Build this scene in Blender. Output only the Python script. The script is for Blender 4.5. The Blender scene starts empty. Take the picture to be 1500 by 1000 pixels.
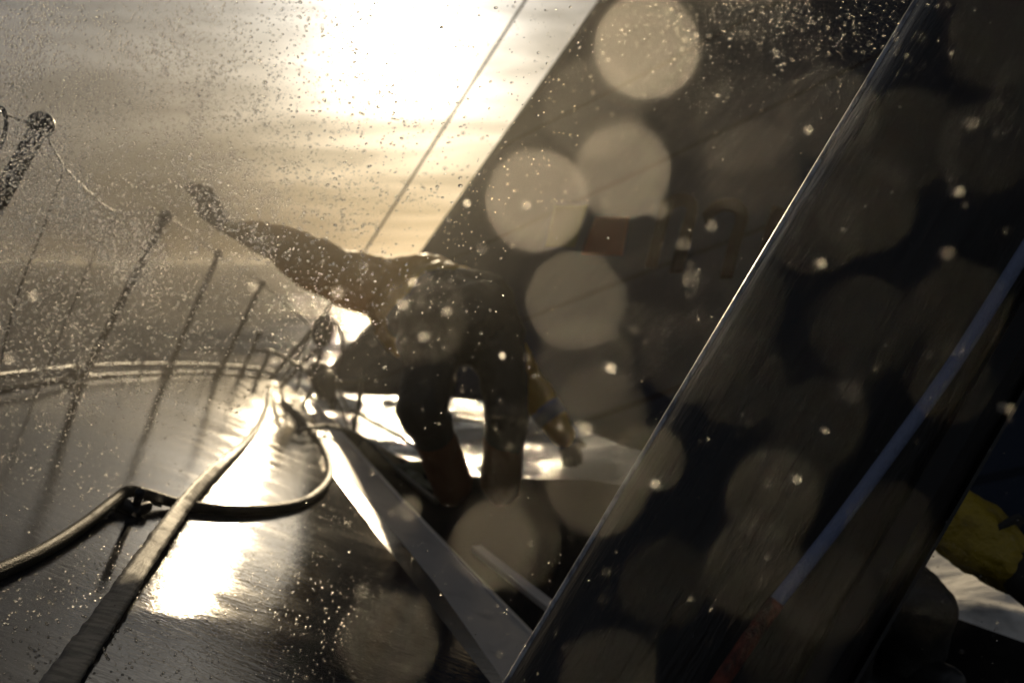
import bpy, bmesh, math, random
from mathutils import Vector, Matrix, noise

# ---------------------------------------------------------------- camera, sky, sun
sc = bpy.context.scene
COL = sc.collection
PITCH = math.radians(4.52)
F = 1458.33                                   # focal length in photo pixels (35 mm lens)
CAM = Vector((0, 0, 2.3))
R_ = Vector((1, 0, 0))
F_ = Vector((0, math.cos(PITCH), -math.sin(PITCH)))
U_ = Vector((0, math.sin(PITCH), math.cos(PITCH)))
cam = bpy.data.cameras.new('camera'); co = bpy.data.objects.new('camera', cam); COL.objects.link(co)
co.location = CAM; co.rotation_euler = (math.pi / 2 - PITCH, 0, 0)
cam.lens = 35; cam.sensor_width = 36; cam.clip_start = .01; cam.clip_end = 20000
cam.dof.use_dof = True; cam.dof.focus_distance = 1.65; cam.dof.aperture_fstop = 3.2
sc.camera = co

def W(x, y, d):
    """photo direction (1500x1000) at depth d -> world point"""
    return CAM + (R_ * ((x - 750) / F) + U_ * ((500 - y) / F) + F_) * d

SUN = (W(598, 66, 1) - CAM).normalized()
EL = math.asin(SUN.z); AZ = math.atan2(SUN.x, SUN.y)
world = bpy.data.worlds.new("World"); sc.world = world; world.use_nodes = True
wt = world.node_tree; wt.nodes.clear()
def wn(t, **k):
    n = wt.nodes.new(t)
    for a, b in k.items(): setattr(n, a, b)
    return n
def wmath(op, a, b=None):
    n = wn('ShaderNodeMath', operation=op)
    for i, v in enumerate((a, b)):
        if v is None: continue
        if isinstance(v, (int, float)): n.inputs[i].default_value = v
        else: wt.links.new(v, n.inputs[i])
    return n.outputs[0]
sky = wn('ShaderNodeTexSky', sky_type='NISHITA', sun_disc=False, sun_elevation=EL, sun_rotation=AZ, dust_density=1.0)
tc = wn('ShaderNodeTexCoord')
dot = wn('ShaderNodeVectorMath', operation='DOT_PRODUCT'); wt.links.new(tc.outputs['Generated'], dot.inputs[0]); dot.inputs[1].default_value = SUN
c = wmath('MAXIMUM', dot.outputs['Value'], 0.0)
sep = wn('ShaderNodeSeparateXYZ'); wt.links.new(tc.outputs['Generated'], sep.inputs[0])
z = wmath('MAXIMUM', sep.outputs[2], 0.0)
zz = wmath('ADD', z, .09)
cmb = wn('ShaderNodeCombineXYZ')
wt.links.new(wmath('DIVIDE', sep.outputs[0], zz), cmb.inputs[0]); wt.links.new(wmath('DIVIDE', sep.outputs[1], zz), cmb.inputs[1])
mp = wn('ShaderNodeMapping'); mp.inputs['Scale'].default_value = (.8, 1.35, 1); mp.inputs['Rotation'].default_value = (0, 0, .35)
wt.links.new(cmb.outputs[0], mp.inputs[0])
nz = wn('ShaderNodeTexNoise'); nz.inputs['Scale'].default_value = 1.25; nz.inputs['Detail'].default_value = 7; nz.inputs['Roughness'].default_value = .6; nz.inputs['Distortion'].default_value = .5
wt.links.new(mp.outputs[0], nz.inputs['Vector'])
cl = wn('ShaderNodeMapRange'); cl.inputs[1].default_value = .36; cl.inputs[2].default_value = .66; wt.links.new(nz.outputs[0], cl.inputs[0])
cloud = cl.outputs[0]
# cloud brightness: forward scattering of the sun in thin cloud
lum = wmath('MULTIPLY', wmath('POWER', c, 22.0), .34)
lum = wmath('ADD', lum, .13)
lum = wmath('ADD', lum, wmath('MULTIPLY', wmath('POWER', c, 110.0), .95))
lum = wmath('ADD', lum, wmath('MULTIPLY', wmath('POWER', c, 420.0), 2.6))
lum = wmath('ADD', lum, wmath('MULTIPLY', wmath('POWER', c, 4000.0), 22.0))
mod = wmath('ADD', wmath('MULTIPLY', cloud, .85), .42)
lum = wmath('MULTIPLY', lum, mod)
ramp = wn('ShaderNodeValToRGB'); wt.links.new(wmath('MULTIPLY', z, 2.2), ramp.inputs[0])
ramp.color_ramp.elements[0].color = (1.0, .72, .40, 1); ramp.color_ramp.elements[1].color = (.96, .93, .86, 1)
ramp.color_ramp.elements[0].position = .0; ramp.color_ramp.elements[1].position = .62
e = ramp.color_ramp.elements.new(.22); e.color = (1.0, .83, .58, 1)
cw = wn('ShaderNodeMapRange', interpolation_type='SMOOTHSTEP'); cw.inputs[1].default_value = .84; cw.inputs[2].default_value = .99; wt.links.new(c, cw.inputs[0])
cool = wn('ShaderNodeMix', data_type='RGBA'); cool.inputs[6].default_value = (.80, .86, .98, 1); wt.links.new(cw.outputs[0], cool.inputs[0]); wt.links.new(ramp.outputs[0], cool.inputs[7])
vm = wn('ShaderNodeVectorMath', operation='SCALE'); wt.links.new(cool.outputs[2], vm.inputs[0]); wt.links.new(lum, vm.inputs['Scale'])
skys = wn('ShaderNodeVectorMath', operation='SCALE'); wt.links.new(sky.outputs[0], skys.inputs[0]); wt.links.new(wmath('MULTIPLY', wmath('SUBTRACT', 1.0, wmath('MULTIPLY', cloud, .5)), .005), skys.inputs['Scale'])
add = wn('ShaderNodeVectorMath', operation='ADD'); wt.links.new(vm.outputs[0], add.inputs[0]); wt.links.new(skys.outputs[0], add.inputs[1])
bg = wn('ShaderNodeBackground'); wt.links.new(add.outputs[0], bg.inputs[0]); bg.inputs[1].default_value = 1.0
wo = wn('ShaderNodeOutputWorld'); wt.links.new(bg.outputs[0], wo.inputs[0])

sl = bpy.data.lights.new('sun', 'SUN'); sl.energy = 3.2; sl.angle = math.radians(.55); sl.color = (1, .79, .5)
so = bpy.data.objects.new('sun', sl); COL.objects.link(so)
so.rotation_mode = 'QUATERNION'; so.rotation_quaternion = SUN.to_track_quat('Z', 'Y')
sc.view_settings.view_transform = 'Standard'; sc.view_settings.look = 'None'; sc.view_settings.exposure = 0; sc.view_settings.gamma = 1
sc.cycles.sample_clamp_indirect = 60; sc.cycles.max_bounces = 10; sc.cycles.transmission_bounces = 8; sc.cycles.transparent_max_bounces = 24
sc.cycles.volume_bounces = 0; sc.cycles.volume_step_rate = 2.0; sc.cycles.volume_max_steps = 96
rnd = random.Random(7)

# ---------------------------------------------------------------- materials
def mat(name, color, rough=.5, metal=0, spec=.5, bump=None, trans=0, rough_var=None, col_var=None, coat=0, transl=0):
    """bump: list of (scale vec, strength, distance, detail); col_var: (color2, scale vec, lo, hi)"""
    m = bpy.data.materials.new(name); m.use_nodes = True; t = m.node_tree
    b = t.nodes['Principled BSDF']
    b.inputs['Base Color'].default_value = (*color, 1); b.inputs['Roughness'].default_value = rough
    b.inputs['Metallic'].default_value = metal; b.inputs['Specular IOR Level'].default_value = spec
    b.inputs['Coat Weight'].default_value = coat; b.inputs['Coat Roughness'].default_value = .12
    if trans: b.inputs['Transmission Weight'].default_value = trans; b.inputs['IOR'].default_value = 1.33
    tcn = t.nodes.new('ShaderNodeTexCoord')
    def ns(scale, detail=5, rg=.6):
        mpn = t.nodes.new('ShaderNodeMapping'); mpn.inputs['Scale'].default_value = scale
        t.links.new(tcn.outputs['Object'], mpn.inputs[0])
        n = t.nodes.new('ShaderNodeTexNoise'); n.inputs['Scale'].default_value = 1; n.inputs['Detail'].default_value = detail; n.inputs['Roughness'].default_value = rg
        t.links.new(mpn.outputs[0], n.inputs['Vector']); return n.outputs[0]
    prev = None
    for (scv, st, dist, det) in (bump or []):
        bn = t.nodes.new('ShaderNodeBump'); bn.inputs['Strength'].default_value = st; bn.inputs['Distance'].default_value = dist
        t.links.new(ns(scv, det), bn.inputs['Height'])
        if prev: t.links.new(prev, bn.inputs['Normal'])
        prev = bn.outputs[0]
    if prev: t.links.new(prev, b.inputs['Normal'])
    if rough_var:
        scv, lo, hi = rough_var
        mr = t.nodes.new('ShaderNodeMapRange'); mr.inputs[1].default_value = .35; mr.inputs[2].default_value = .65
        mr.inputs[3].default_value = lo; mr.inputs[4].default_value = hi
        t.links.new(ns(scv), mr.inputs[0]); t.links.new(mr.outputs[0], b.inputs['Roughness'])
    if col_var:
        c2, scv, lo, hi = col_var
        mr = t.nodes.new('ShaderNodeMapRange'); mr.inputs[1].default_value = lo; mr.inputs[2].default_value = hi
        t.links.new(ns(scv), mr.inputs[0])
        mx = t.nodes.new('ShaderNodeMix'); mx.data_type = 'RGBA'
        mx.inputs[6].default_value = (*color, 1); mx.inputs[7].default_value = (*c2, 1)
        t.links.new(mr.outputs[0], mx.inputs[0]); t.links.new(mx.outputs[2], b.inputs['Base Color'])
    if transl:
        tr = t.nodes.new('ShaderNodeBsdfTranslucent'); tr.inputs[0].default_value = (*color, 1)
        ms = t.nodes.new('ShaderNodeMixShader'); ms.inputs[0].default_value = transl
        out = t.nodes['Material Output']
        t.links.new(b.outputs[0], ms.inputs[1]); t.links.new(tr.outputs[0], ms.inputs[2]); t.links.new(ms.outputs[0], out.inputs[0])
    return m

M = {}
M['deck'] = mat('wet_deck', (.026, .027, .032), .1, spec=.95,
                bump=[((1.5, 3, 2), .16, .010, 2), ((5, 22, 9), .24, .003, 5), ((30, 62, 45), .34, .0016, 4), ((120, 170, 170), .3, .0006, 3)],
                rough_var=((3, 8, 3), .045, .12))
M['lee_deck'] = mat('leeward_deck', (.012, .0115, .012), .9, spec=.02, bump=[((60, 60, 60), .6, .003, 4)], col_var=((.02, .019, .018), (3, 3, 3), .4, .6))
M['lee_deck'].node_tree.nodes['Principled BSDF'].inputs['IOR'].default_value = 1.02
M['hull'] = mat('hull_paint', (.05, .05, .055), .25)
M['white_strip'] = mat('white_gelcoat', (.44, .42, .40), .42, bump=[((40, 160, 40), .25, .002, 5)], col_var=((.28, .27, .26), (9, 9, 9), .55, .72))
M['bevel'] = mat('wet_bevel', (.06, .055, .05), .2, spec=.9, bump=[((30, 60, 30), .35, .004, 5), ((120, 160, 120), .4, .002, 4)])
M['edge'] = mat('painted_ridge_glint', (.5, .47, .42), .3)  # pale colour paints the highlight along the ridge's right edge
M['carbon'] = mat('wet_carbon_mast', (.014, .0127, .0125), .4, spec=.34,
                  bump=[((28, 28, 3.2), .6, .010, 5), ((90, 90, 16), .6, .004, 5), ((6, 6, 2), .4, .02, 3)], rough_var=((20, 20, 1.5), .25, .6))
M['groove'] = mat('mast_groove', (.004, .004, .005), .7)
M['mast_glint'] = mat('painted_mast_glint', (.36, .37, .40), .38, bump=[((90, 90, 8), .4, .003, 4)], col_var=((.12, .12, .14), (60, 60, 4), .45, .6))  # pale colour stands in for sun catching the mast's left edge
M['skylit_rope'] = mat('skylit_blue_rope', (.15, .18, .28), .6, bump=[((240, 240, 110), .9, .004, 3)])  # blue skylight from behind is put into the rope's base colour
M['red_rope'] = mat('rust_red_rope', (.17, .038, .02), .8, bump=[((200, 200, 120), 1, .005, 3)], col_var=((.04, .015, .01), (60, 60, 30), .4, .6))
M['strap'] = mat('grey_webbing', (.20, .185, .155), .5, bump=[((400, 60, 100), .7, .002, 3)], col_var=((.09, .08, .065), (20, 60, 20), .42, .6))
M['dark_hose'] = mat('dark_webbing_hose', (.05, .045, .03), .45, bump=[((260, 260, 260), 1, .004, 3)])
M['black'] = mat('black_metal', (.012, .012, .012), .4)
M['steel'] = mat('grey_steel', (.10, .095, .085), .45, metal=.5)
M['wire'] = mat('wire', (.10, .09, .08), .35, metal=.4)
M['sail'] = mat('navy_sailcloth', (.020, .024, .036), .5, spec=.2, bump=[((1.2, 9, 3), .5, .04, 5), ((5, 5, 5), .3, .01, 4)], transl=.55)
def seams(m):
    t = m.node_tree; b = t.nodes['Principled BSDF']; tr = [n for n in t.nodes if n.type == 'BSDF_TRANSLUCENT'][0]
    tcn = t.nodes.new('ShaderNodeTexCoord'); mpn = t.nodes.new('ShaderNodeMapping'); mpn.inputs['Rotation'].default_value = (0, .42, .3)
    t.links.new(tcn.outputs['Object'], mpn.inputs[0])
    w = t.nodes.new('ShaderNodeTexWave'); w.bands_direction = 'Z'; w.inputs['Scale'].default_value = .62; w.inputs['Distortion'].default_value = .25
    t.links.new(mpn.outputs[0], w.inputs[0])
    mr = t.nodes.new('ShaderNodeMapRange'); mr.inputs[1].default_value = .992; mr.inputs[2].default_value = .998; t.links.new(w.outputs['Fac'], mr.inputs[0])
    ns_ = t.nodes.new('ShaderNodeTexNoise'); ns_.inputs['Scale'].default_value = 1.3; ns_.inputs['Detail'].default_value = 6; t.links.new(mpn.outputs[0], ns_.inputs[0])
    mx0 = t.nodes.new('ShaderNodeMix'); mx0.data_type = 'RGBA'; mx0.inputs[6].default_value = (.022, .033, .060, 1); mx0.inputs[7].default_value = (.042, .058, .096, 1); t.links.new(ns_.outputs[0], mx0.inputs[0])
    mx = t.nodes.new('ShaderNodeMix'); mx.data_type = 'RGBA'; mx.inputs[7].default_value = (.014, .020, .036, 1)
    t.links.new(mx0.outputs[2], mx.inputs[6]); t.links.new(mr.outputs[0], mx.inputs[0])
    t.links.new(mx.outputs[2], b.inputs['Base Color']); t.links.new(mx.outputs[2], tr.inputs[0])
seams(M['sail'])
M['sail_brown'] = mat('brown_sail_letter', (.016, .007, .002), .8, transl=.5)
M['sail_red'] = mat('red_sail_panel', (.30, .06, .02), .7, transl=.5)
M['sail_green'] = mat('yellow_green_sail_panel', (.10, .105, .018), .7, transl=.5)
M['jacket'] = mat('yellow_jacket', (.70, .46, .05), .45, transl=.55, bump=[((14, 14, 14), .7, .02, 4)], col_var=((.34, .22, .03), (6, 6, 6), .5, .8))
M['jacket2'] = mat('bright_yellow_jacket', (.34, .24, .012), .5, bump=[((9, 9, 9), 1, .04, 5), ((30, 30, 30), .5, .008, 3)], col_var=((.16, .11, .01), (7, 7, 7), .45, .65))
M['trousers'] = mat('charcoal_trousers', (.026, .024, .02), .6, bump=[((12, 12, 12), .6, .02, 4)])
M['boots'] = mat('red_brown_boots', (.12, .042, .015), .7, bump=[((16, 16, 16), .8, .02, 4)])
M['skin'] = mat('skin', (.30, .18, .12), .5)
M['glove'] = mat('dark_glove', (.018, .016, .013), .8)
M['hair'] = mat('brown_hair', (.05, .03, .02), .6, bump=[((90, 90, 90), .8, .01, 3)])
M['patch'] = mat('grey_reflective_patch', (.16, .17, .2), .35)
M['bag'] = mat('cream_sailbag', (.42, .36, .22), .5, transl=.3, bump=[((10, 10, 10), .5, .01, 3)])
M['green'] = mat('dull_green_cloth', (.075, .085, .04), .6, bump=[((14, 14, 14), .8, .02, 4)])
M['batten'] = mat('white_batten', (.5, .46, .42), .45)
M['letter'] = M['sail_brown']

# ---------------------------------------------------------------- mesh helpers
def tag(o, label=None, cat=None, group=None, kind=None):
    if label: o['label'] = label
    if cat: o['category'] = cat
    if group: o['group'] = group
    if kind: o['kind'] = kind
    return o

def link(name, verts, faces, m, parent=None, frame=None, smooth=True):
    me = bpy.data.meshes.new(name)
    if frame is not None:
        inv = frame.inverted(); verts = [inv @ Vector(v) for v in verts]
    me.from_pydata([tuple(v) for v in verts], [], faces); me.update()
    me.materials.append(m)
    if smooth:
        for p in me.polygons: p.use_smooth = True
    bm = bmesh.new(); bm.from_mesh(me); bmesh.ops.recalc_face_normals(bm, faces=bm.faces); bm.to_mesh(me); bm.free()
    o = bpy.data.objects.new(name, me); COL.objects.link(o)
    if frame is not None: o.matrix_world = frame
    if parent is not None: o.parent = parent; o.matrix_parent_inverse = Matrix.Translation(parent.location).inverted()
    return o

def empty(name, loc):
    o = bpy.data.objects.new(name, None); COL.objects.link(o); o.location = loc; o.empty_display_size = .1; return o

def smooth_path(pts, n=8):
    pts = [Vector(p) for p in pts]; out = []
    for i in range(len(pts) - 1):
        p0 = pts[max(i - 1, 0)]; p1 = pts[i]; p2 = pts[i + 1]; p3 = pts[min(i + 2, len(pts) - 1)]
        for k in range(n):
            t = k / n
            out.append(.5 * ((2 * p1) + (p2 - p0) * t + (2 * p0 - 5 * p1 + 4 * p2 - p3) * t * t + (3 * p1 - p0 - 3 * p2 + p3) * t ** 3))
    out.append(pts[-1]); return out

def tube_geo(path, rad, seg=10, V=None, Fc=None):
    V = [] if V is None else V; Fc = [] if Fc is None else Fc
    n = len(path); rads = rad if isinstance(rad, (list, tuple)) else [rad] * n
    if len(rads) != n: rads = [rads[0] + (rads[-1] - rads[0]) * i / (n - 1) for i in range(n)]
    base = len(V); up = None
    for i, p in enumerate(path):
        t = (path[min(i + 1, n - 1)] - path[max(i - 1, 0)]).normalized()
        if up is None: up = t.orthogonal().normalized()
        up = (up - t * up.dot(t)).normalized(); s = t.cross(up)
        for k in range(seg):
            a = 2 * math.pi * k / seg
            V.append(p + (up * math.cos(a) + s * math.sin(a)) * rads[i])
    for i in range(n - 1):
        for k in range(seg):
            a = base + i * seg + k; b = base + i * seg + (k + 1) % seg
            Fc.append((a, b, b + seg, a + seg))
    Fc.append(tuple(base + k for k in range(seg))[::-1]); Fc.append(tuple(base + (n - 1) * seg + k for k in range(seg)))
    return V, Fc

def tube(name, pts, rad, m, parent=None, seg=10, smooth_n=8):
    path = smooth_path(pts, smooth_n) if smooth_n and len(pts) > 2 else [Vector(p) for p in pts]
    V, Fc = tube_geo(path, rad, seg); return link(name, V, Fc, m, parent)

def ribbon(name, pts, widths, thick, normal, m, parent=None, twist=None):
    path = smooth_path(pts, 24); n = len(path); V = []; Fc = []
    for i, p in enumerate(path):
        t = (path[min(i + 1, n - 1)] - path[max(i - 1, 0)]).normalized()
        nn = normal
        if twist: nn = (Matrix.Rotation(twist(i / (n - 1)), 3, t) @ normal)
        s = t.cross(nn).normalized(); q = s.cross(t).normalized()
        f = i / (n - 1) * (len(widths) - 1); k = min(int(f), len(widths) - 2)
        w = widths[k] + (widths[k + 1] - widths[k]) * (f - k)
        for a in range(8):
            sx = (-1, -.5, .5, 1, 1, .5, -.5, -1)[a]; sz = (1, 1.25, 1.25, 1, -1, -1, -1, -1)[a]
            V.append(p + s * (sx * w / 2) * (1 + .12 * noise.noise(p * 40 + s * sx)) + q * (sz * thick / 2) + q * (.0035 * noise.noise(p * 22 + s * sx * 2)))
    for i in range(n - 1):
        for a in range(8):
            x = i * 8 + a; y = i * 8 + (a + 1) % 8; Fc.append((x, y, y + 8, x + 8))
    Fc.append(tuple(range(8))); Fc.append(tuple((n - 1) * 8 + k for k in range(8)))
    return link(name, V, Fc, m, parent)

def sphere_geo(V, Fc, c, r, seg=14, rings=8, axes=None):
    base = len(V); X, Y, Z = axes or (Vector((1, 0, 0)), Vector((0, 1, 0)), Vector((0, 0, 1)))
    rx, ry, rz = (r, r, r) if isinstance(r, (int, float)) else r
    for i in range(rings + 1):
        th = math.pi * i / rings
        for k in range(seg):
            a = 2 * math.pi * k / seg
            V.append(c + X * (rx * math.sin(th) * math.cos(a)) + Y * (ry * math.sin(th) * math.sin(a)) + Z * (rz * math.cos(th)))
    for i in range(rings):
        for k in range(seg):
            a = base + i * seg + k; b = base + i * seg + (k + 1) % seg; Fc.append((a, a + seg, b + seg, b))

def blob(name, chains, m, parent=None, voxel=.012, extra=None, wrinkle=0, smooth=6):
    """one continuous surface grown round chains of (point, radius); voxel remesh fuses them"""
    V = []; Fc = []
    for ch in chains:
        for (p, r) in ch: sphere_geo(V, Fc, Vector(p), r * .995)
        for (p1, r1), (p2, r2) in zip(ch[:-1], ch[1:]):
            p1 = Vector(p1); p2 = Vector(p2); tube_geo([p1, p1.lerp(p2, .5), p2], [r1, (r1 + r2) / 2, r2], 14, V, Fc)
    for (cc, rr, ax) in (extra or []): sphere_geo(V, Fc, cc, rr, 18, 10, ax)
    o = link(name, V, Fc, m, parent)
    md = o.modifiers.new('fuse', 'REMESH'); md.mode = 'VOXEL'; md.voxel_size = voxel; md.use_smooth_shade = True
    sm = o.modifiers.new('smooth', 'SMOOTH'); sm.factor = .5; sm.iterations = smooth
    if wrinkle:
        tx = bpy.data.textures.new(name + '_folds', 'CLOUDS'); tx.noise_scale = .075; tx.noise_depth = 2
        d = o.modifiers.new('folds', 'DISPLACE'); d.texture = tx; d.strength = wrinkle; d.mid_level = .5; d.texture_coords = 'GLOBAL'
    return o

# ---------------------------------------------------------------- the boat's deck planes
NX, NY, NF = .36, .933, .03
H = .65
def P1(x, y, h=0.0):
    """photo direction -> point on the windward deck plane raised by h"""
    rx, ry = (x - 750) / F, (500 - y) / F
    d = (H - h) / -(NX * rx + NY * ry + NF)
    return W(x, y, d)
N1 = (R_ * NX + U_ * NY + F_ * NF).normalized()
def lerp(a, b, t): return a + (b - a) * t

RT = .018                                   # ridge height above deck
T_far = P1(432, 566, RT); T_near = P1(780, 930, RT)      # right edge of white ridge
FOOT = W(702, 730, 4.05)
N2 = (T_near - T_far).cross(FOOT - T_far).normalized()
if N2.z < 0: N2 = -N2
O2 = T_far - N2 * .045
def P2(x, y, h=0.0):
    ray = (W(x, y, 1) - CAM); o = O2 + N2 * h
    return CAM + ray * ((o - CAM).dot(N2) / ray.dot(N2))
def depth(p): return (p - CAM).dot(F_)

E1 = (R_ - N1 * R_.dot(N1)).normalized(); E2 = N1.cross(E1).normalized()
def frame(o, x, y, zv):
    m = Matrix((x, y, zv)).transposed().to_4x4(); m.translation = o; return m
FR1 = frame(P1(300, 700), E1, E2, N1)
G1 = (R_ - N2 * R_.dot(N2)).normalized(); G2 = N2.cross(G1).normalized()
FR2 = frame(P2(800, 850), G1, G2, N2)

def resample(pts, n):
    L = [0]
    for a, b in zip(pts[:-1], pts[1:]): L.append(L[-1] + (b - a).length)
    out = []; k = 0
    for i in range(n):
        s = L[-1] * i / (n - 1)
        while k < len(pts) - 2 and L[k + 1] < s: k += 1
        t = (s - L[k]) / max(L[k + 1] - L[k], 1e-9); out.append(pts[k].lerp(pts[k + 1], min(max(t, 0), 1)))
    return out
def extend(pts, length):
    d = (pts[-1] - pts[-2]).normalized(); return pts + [pts[-1] + d * length]
def strip_grid(name, A, B, n, m_, material, fr=None, disp=None, kind=None):
    A = resample(A, n); B = resample(B, n); V = []; Fc = []
    for i in range(n):
        for j in range(m_):
            p = A[i].lerp(B[i], j / (m_ - 1))
            if disp: p = disp(p)
            V.append(p)
    for i in range(n - 1):
        for j in range(m_ - 1):
            a = i * m_ + j; Fc.append((a, a + 1, a + m_ + 1, a + m_))
    o = link(name, V, Fc, material, None, fr)
    return o

# ---------------------------------------------------------------- the sea
def build_sea():
    rr = random.Random(3); waves = []
    for i in range(34):
        lam = 0.42 * (1.125 ** i) * rr.uniform(.8, 1.2); lam = min(lam, 18)
        ang = rr.gauss(1.45, .5); k = 2 * math.pi / lam
        waves.append((lam, k * math.cos(ang), k * math.sin(ang), rr.uniform(0, 6.28), .0125 * min(lam, 2.4) ** .9))
    V = []; Fc = []; segs = 480; r = 1.2; rings = []
    while r < 6000:
        rings.append(r); r *= 1.013 if r < 40 else 1.033 if r < 120 else 1.07
    for r in rings:
        sp = max(r * (.014 if r < 40 else .04), r * 6.28 / segs)
        for k in range(segs):
            a = 2 * math.pi * k / segs; x = r * math.cos(a); y = r * math.sin(a); zc = 0
            for lam, kx, ky, ph, am in waves:
                w = min(1, max(0, lam / sp / 3 - .5))
                if w > 0: q = math.sin(kx * x + ky * y + ph); zc += am * w * (q + .25 * q * q)
            V.append((x, y, zc))
    n = len(rings)
    for i in range(n - 1):
        for k in range(segs):
            a = i * segs + k; b = i * segs + (k + 1) % segs; Fc.append((a, b, b + segs, a + segs))
    V.append((0, 0, 0)); c0 = len(V) - 1
    for k in range(segs): Fc.append((c0, (k + 1) % segs, k))
    m = bpy.data.materials.new('sea_water'); m.use_nodes = True; t = m.node_tree; b = t.nodes['Principled BSDF']
    b.inputs['Roughness'].default_value = .09; b.inputs['IOR'].default_value = 1.33
    def node(ty, **k):
        q = t.nodes.new(ty)
        for kk, v in k.items(): setattr(q, kk, v)
        return q
    tcn = node('ShaderNodeTexCoord'); prev = None
    for sc_, st, di, de in (((1.6, 5, 1), .9, .14, 6), ((7, 24, 3), .9, .03, 4)):
        mpn = node('ShaderNodeMapping'); mpn.inputs['Scale'].default_value = sc_; t.links.new(tcn.outputs['Object'], mpn.inputs[0])
        nn = node('ShaderNodeTexNoise'); nn.inputs['Scale'].default_value = 1; nn.inputs['Detail'].default_value = de; t.links.new(mpn.outputs[0], nn.inputs[0])
        bn = node('ShaderNodeBump'); bn.inputs['Strength'].default_value = st; bn.inputs['Distance'].default_value = di
        t.links.new(nn.outputs[0], bn.inputs['Height'])
        if prev: t.links.new(prev, bn.inputs['Normal'])
        prev = bn.outputs[0]
    t.links.new(prev, b.inputs['Normal'])
    # foam: wake beside the leeward side, plus scattered whitecaps
    mpn = node('ShaderNodeMapping'); mpn.inputs['Scale'].default_value = (.9, .5, 1); t.links.new(tcn.outputs['Object'], mpn.inputs[0])
    nn = node('ShaderNodeTexNoise'); nn.inputs['Scale'].default_value = 1; nn.inputs['Detail'].default_value = 9; nn.inputs['Roughness'].default_value = .68
    t.links.new(mpn.outputs[0], nn.inputs[0])
    dist = node('ShaderNodeVectorMath', operation='DISTANCE'); t.links.new(tcn.outputs['Object'], dist.inputs[0]); dist.inputs[1].default_value = (4.4, 7.2, 0)
    near = node('ShaderNodeMapRange'); near.inputs[1].default_value = 1.8; near.inputs[2].default_value = 5.2; near.inputs[3].default_value = .34; near.inputs[4].default_value = -.06
    t.links.new(dist.outputs['Value'], near.inputs[0])
    ad = node('ShaderNodeMath', operation='ADD'); t.links.new(nn.outputs[0], ad.inputs[0]); t.links.new(near.outputs[0], ad.inputs[1])
    mr = node('ShaderNodeMapRange'); mr.inputs[1].default_value = .62; mr.inputs[2].default_value = .78; t.links.new(ad.outputs[0], mr.inputs[0])
    mx = node('ShaderNodeMix', data_type='RGBA'); mx.inputs[6].default_value = (.018, .024, .028, 1); mx.inputs[7].default_value = (.62, .6, .56, 1)
    t.links.new(mr.outputs[0], mx.inputs[0]); t.links.new(mx.outputs[2], b.inputs['Base Color'])
    m2 = node('ShaderNodeMapRange'); m2.inputs[3].default_value = .09; m2.inputs[4].default_value = .8; t.links.new(mr.outputs[0], m2.inputs[0]); t.links.new(m2.outputs[0], b.inputs['Roughness'])
    tag(link('sea', V, Fc, m), kind='structure')
build_sea()

# ---------------------------------------------------------------- deck and hull
rail_px = [(433, 573), (418, 563), (400, 556), (378, 552), (350, 549), (300, 547), (245, 548), (170, 551), (100, 557), (0, 572), (-160, 603)]
RAIL = extend([P1(*p) for p in rail_px], 2.6)
ridge0 = extend([P1(*p) for p in ((434, 575), (452, 618), (483, 690), (557, 790), (613, 863), (718, 1000))], 2.6)
def deck_disp(p):
    return p + N1 * (.006 * noise.noise(p * 1.7))
tag(strip_grid('foredeck', RAIL, ridge0, 150, 60, M['deck'], FR1, deck_disp), kind='structure')

lee_px = [(436, 577), (500, 622), (560, 657), (640, 692), (720, 699), (800, 702), (870, 702), (935, 716), (1160, 806), (1400, 905), (1500, 940)]
LEE = extend([P2(*p) for p in lee_px], 2.6)
T_line = [P1(x, y, RT) for x, y in ((436, 570), (460, 590), (583, 727), (780, 930), (850, 1003))]
T_line = extend(T_line, 2.4)
T_low = [p - N2 * .045 for p in T_line]
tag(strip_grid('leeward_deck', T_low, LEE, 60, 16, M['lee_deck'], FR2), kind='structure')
# hull sides below both rails
hw = [p + Vector((-.25, 0, 0)) * .8 + Vector((0, 0, -2.6)) for p in RAIL]; hl = [p + Vector((-.35, .0, -2.2)) for p in LEE]
def hull():
    A = resample(RAIL, 40); A2 = resample(hw, 40); B = resample(LEE, 40); B2 = resample(hl, 40)
    V = []; Fc = []
    for i in range(40): V += [A[i] - N1 * .004, A2[i], B2[i], B[i] - N2 * .004]
    for i in range(39):
        for j in range(3):
            a = i * 4 + j; Fc.append((a, a + 1, a + 5, a + 4))
    Fc.append((0, 1, 2, 3))
    tag(link('boat_hull', V, Fc, M['hull'], smooth=False), kind='structure')
hull()

# raised white ridge running aft from the bow
def prism(name, lines, material, n=60, parent=None, fr=None, rough=0.0):
    Ls = [resample(l, n) for l in lines]; m_ = len(Ls); V = []; Fc = []
    for i in range(n):
        for l in Ls: V.append(l[i] + N1 * (rough * noise.noise(l[i] * 9)))
    for i in range(n - 1):
        for j in range(m_ - 1):
            a = i * m_ + j; Fc.append((a, a + 1, a + m_ + 1, a + m_))
    return link(name, V, Fc, material, parent, fr, smooth=False)
ridge = empty('deck_ridge', P1(600, 860))
tag(ridge, 'raised grey-white ridge down the foredeck, its left side glaring in the sun', 'deck ridge')
B1 = extend([P1(x, y, h) for x, y, h in ((438, 572, .008), (462, 618, .010), (489, 676, .011), (580, 783, .016), (647, 867, .014), (740, 1000, .014))], 2.6)
prism('bevel', [[p + N1 * .001 for p in ridge0], B1], M['bevel'], 120, ridge, FR1, .002)
prism('top_panel', [[p + N1 * .0005 for p in B1], [p for p in T_line]], M['white_strip'], 60, ridge, FR1)
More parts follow.
